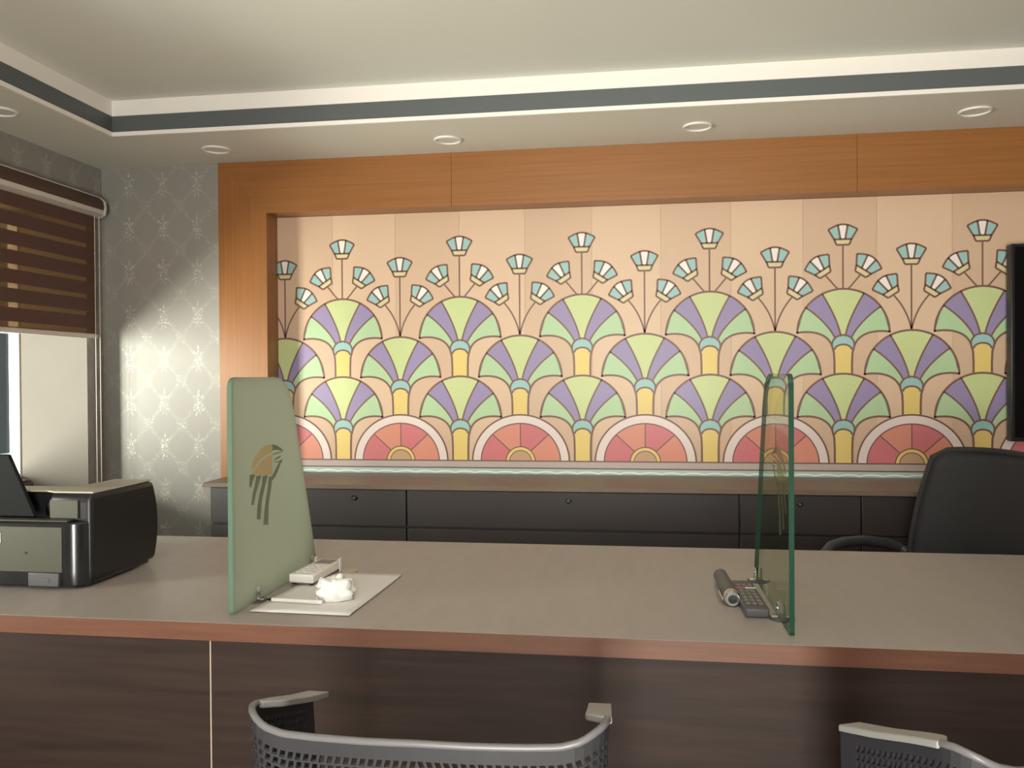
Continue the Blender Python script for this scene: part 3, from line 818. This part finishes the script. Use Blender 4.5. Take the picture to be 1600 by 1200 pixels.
for k in range(5):
    a = 2*PI*k/5+0.3
    b = MB(); b.tube([(0.02*math.cos(a), 0.02*math.sin(a), 0.11), (0.29*math.cos(a), 0.29*math.sin(a), 0.075)], 0.022, 'black', 10, taper=[1.1, 0.75]); lg = b.build('base_leg', oc, smooth=True)
    b = MB(); ca, sa = math.cos(a), math.sin(a); px_, py_ = -sa, ca
    for s in (-1, 1): b.cyl((0.285*ca+s*px_*0.008, 0.285*sa+s*py_*0.008, 0.027), (0.285*ca+s*px_*0.025, 0.285*sa+s*py_*0.025, 0.027), 0.027, 'black', 18)
    b.cyl((0.285*ca, 0.285*sa, 0.03), (0.285*ca, 0.285*sa, 0.075), 0.007, 'chrome', 10)
    b.build('caster', lg)

# ------------------------------------------------------------------ perforated visitor chairs
def shell_path(n_arm=10, n_c=8, n_b=20):
    """plan curve of the tub: left arm front -> back -> right arm front"""
    pts = []
    for k in range(n_arm): pts.append((-0.262, 0.020-0.220*k/n_arm))
    for k in range(n_c):
        a = PI+PI/2*k/n_c; pts.append((-0.212+0.050*math.cos(a), -0.200+0.050*math.sin(a)))
    for k in range(n_b+1):
        x_ = -0.212+0.424*k/n_b; pts.append((x_, -0.250-0.012*(1-(x_/0.212)**2)))
    right = [(-a, c) for a, c in pts[:n_arm+n_c]][::-1]
    return [(a*CS, c*CS) for a, c in pts+right]
CS = 0.92                      # plan size of the tub
PATH = shell_path()
def resample(path, n):
    d = [0]
    for a, c in zip(path, path[1:]): d.append(d[-1]+math.hypot(c[0]-a[0], c[1]-a[1]))
    out = []
    for k in range(n+1):
        s = d[-1]*k/n; j = 0
        while j < len(d)-2 and d[j+1] < s: j += 1
        t = (s-d[j])/(d[j+1]-d[j])
        out.append((path[j][0]+(path[j+1][0]-path[j][0])*t, path[j][1]+(path[j+1][1]-path[j][1])*t, s/d[-1]))
    return out
def ztop(f):
    """height of the rim along the path, f in 0..1: arms slope up to the corners, the back dips"""
    q = min(f, 1-f)
    kp = [(0.0, 0.708), (0.08, 0.730), (0.16, 0.755), (0.205, 0.768), (0.232, 0.772), (0.255, 0.767), (0.28, 0.757), (0.305, 0.751), (0.35, 0.750), (0.43, 0.750), (0.5, 0.751)]
    for (a, za), (c, zc) in zip(kp, kp[1:]):
        if q <= c:
            t = (q-a)/(c-a); t = t*t*(3-2*t) if False else t
            return za+(zc-za)*t+0.02
    return kp[-1][1]+0.02
def spoint(x_, y_, f, depth):
    """point on the shell 'depth' metres below its rim; the shell leans outwards towards the top"""
    z = ztop(f)-depth
    k = 1+0.16*(z-0.775)
    yk = y_ - 0.10*(z-0.775)*(1 if y_ < -0.10 else 0.3)
    return (x_*k, yk, z)
def make_visitor_chair(label):
    t = thing('visitor_chair', label, 'chair', (0, 0, 0), 0, 'perforated grey plastic chairs in front of the desk')
    NS = 84; rows = 22; S = resample(PATH, NS); dz = 0.0125
    b = MB(); s = b.slot('grey_pl')
    # solid margin under the rim, then the perforated rows
    def quad(a, c, d0, d1):
        i0 = len(b.v)
        b.v += [spoint(*S[a], d0), spoint(*S[c], d0), spoint(*S[c], d1), spoint(*S[a], d1)]
        b.f.append([i0, i0+1, i0+2, i0+3]); b.m.append(s)
    def lerp2(a, u, d0, d1, v):
        A = spoint(*S[a], d0+(d1-d0)*v); C = spoint(*S[a+1], d0+(d1-d0)*v)
        return tuple(A[k]+(C[k]-A[k])*u for k in range(3))
    for a in range(NS):
        edge = a < 3 or a >= NS-3
        quad(a, a+1, 0.0, 0.020)
        if edge:
            quad(a, a+1, 0.020, 0.020+dz*rows); continue
        for r in range(rows):
            d0, d1 = 0.020+dz*r, 0.020+dz*(r+1)
            sh = 0.13 if a < NS/2 else -0.13
            inner = [(0.18+sh, 0.12), (0.80+sh, 0.12), (0.82-sh, 0.88), (0.20-sh, 0.88)]
            outer = [(0, 0), (1, 0), (1, 1), (0, 1)]
            i0 = len(b.v)
            b.v += [lerp2(a, u, d0, d1, v) for u, v in outer] + [lerp2(a, u, d0, d1, v) for u, v in inner]
            for k in range(4):
                b.f.append([i0+k, i0+(k+1) % 4, i0+4+(k+1) % 4, i0+4+k]); b.m.append(s)
    o = b.build('perforated_shell', t)
    bm = bmesh.new(); bm.from_mesh(o.data); bmesh.ops.remove_doubles(bm, verts=bm.verts, dist=0.0002); bmesh.ops.recalc_face_normals(bm, faces=bm.faces); bm.to_mesh(o.data); bm.free()
    md = o.modifiers.new('thickness', 'SOLIDIFY'); md.thickness = 0.005; md.offset = 0
    # rounded rim along the back
    S2 = resample(PATH, 96)
    b = MB(); b.tube([spoint(x_, y_, f, -0.001) for x_, y_, f in S2 if 0.200 <= f <= 0.800], 0.0048, 'rim_pl', 10); b.build('back_rim', t, smooth=True)
    # flat arm tops
    for sd in (0, 1):
        seg = [q for q in S2 if (q[2] <= 0.213 if sd == 0 else q[2] >= 0.787)]
        b = MB(); sg = 1 if sd == 0 else -1; s_ = b.slot('lit_arm_cap'); n = len(seg)
        for kq, (x_, y_, f) in enumerate(seg):
            qn = (f/0.213) if sd == 0 else ((1-f)/0.213)
            w = 0.036*min(1, (1-qn)*5+0.30)
            pz = spoint(x_, y_, f, 0.0)
            # inward direction in plan
            inx, iny = sg*1.0, 0.0
            for dx_, dz_ in ((-0.006, -0.006), (-0.006, 0.004), (w-0.006, 0.004), (w-0.006, -0.006)):
                b.v.append((pz[0]+inx*dx_, pz[1]+iny*dx_, pz[2]+dz_))
        for kq in range(n-1):
            for c in range(4):
                b.f.append([kq*4+c, kq*4+(c+1) % 4, kq*4+4+(c+1) % 4, kq*4+4+c]); b.m.append(s_)
        b.f.append([0, 1, 2, 3]); b.m.append(s_); b.f.append([n*4-4, n*4-3, n*4-2, n*4-1]); b.m.append(s_)
        b.build('arm_top', t, 0.002, 2)
    b = MB(); b.prism([(x_*CS, y_*CS, 0.435) for x_, y_ in [(-0.20, -0.21), (0.20, -0.21), (0.225, -0.10), (0.225, 0.11), (0.18, 0.15), (-0.18, 0.15), (-0.225, 0.11), (-0.225, -0.10)]], (0, 0, 0.025), 'grey_pl'); b.build('seat', t, 0.010, 3)
    for sx in (-1, 1):
        for sy in (-1, 1):
            b = MB(); b.tube([(sx*0.17, -0.03+sy*0.13, 0.437), (sx*0.20, -0.04+sy*0.17, 0.0)], 0.013, 'rim_pl', 12); b.build('leg', t, smooth=True)
    b = MB()
    for sx in (-1, 1): b.tube([(sx*0.17, -0.16, 0.43), (sx*0.17, 0.10, 0.43)], 0.010, 'rim_pl', 8)
    b.build('seat_rail', t)
    return t
vc = make_visitor_chair('grey perforated plastic tub chair before the desk, nearer the frosted glass')
vc.location = (-0.28, 1.27, 0); vc.rotation_euler = (0, 0, math.radians(1))
vc2 = copy_tree(vc); vc2['label'] = 'grey perforated plastic tub chair cut off at the lower right corner'
vc2.location = (0.527, 1.332, 0); vc2.rotation_euler = (0, 0, math.radians(22))

# ------------------------------------------------------------------ outside the window
nb = thing('neighbouring_building', 'grey rendered building seen through the window gap', 'building', (-7.5, 8.0, -3.0))
bx('wall', nb, -1.0, 1.0, -6.0, 6.0, 0.0, 8.0, 'facade')
for j in range(3):
    for k in range(5):
        w_ = bx('window', nb, 1.0, 1.04, -5.0+k*2.2, -3.9+k*2.2, 1.0+j*2.4, 2.4+j*2.4, 'win_white')
        bx('pane', w_, 1.035, 1.05, -4.92+k*2.2, -3.98+k*2.2, 1.08+j*2.4, 2.32+j*2.4, 'dark_glass')
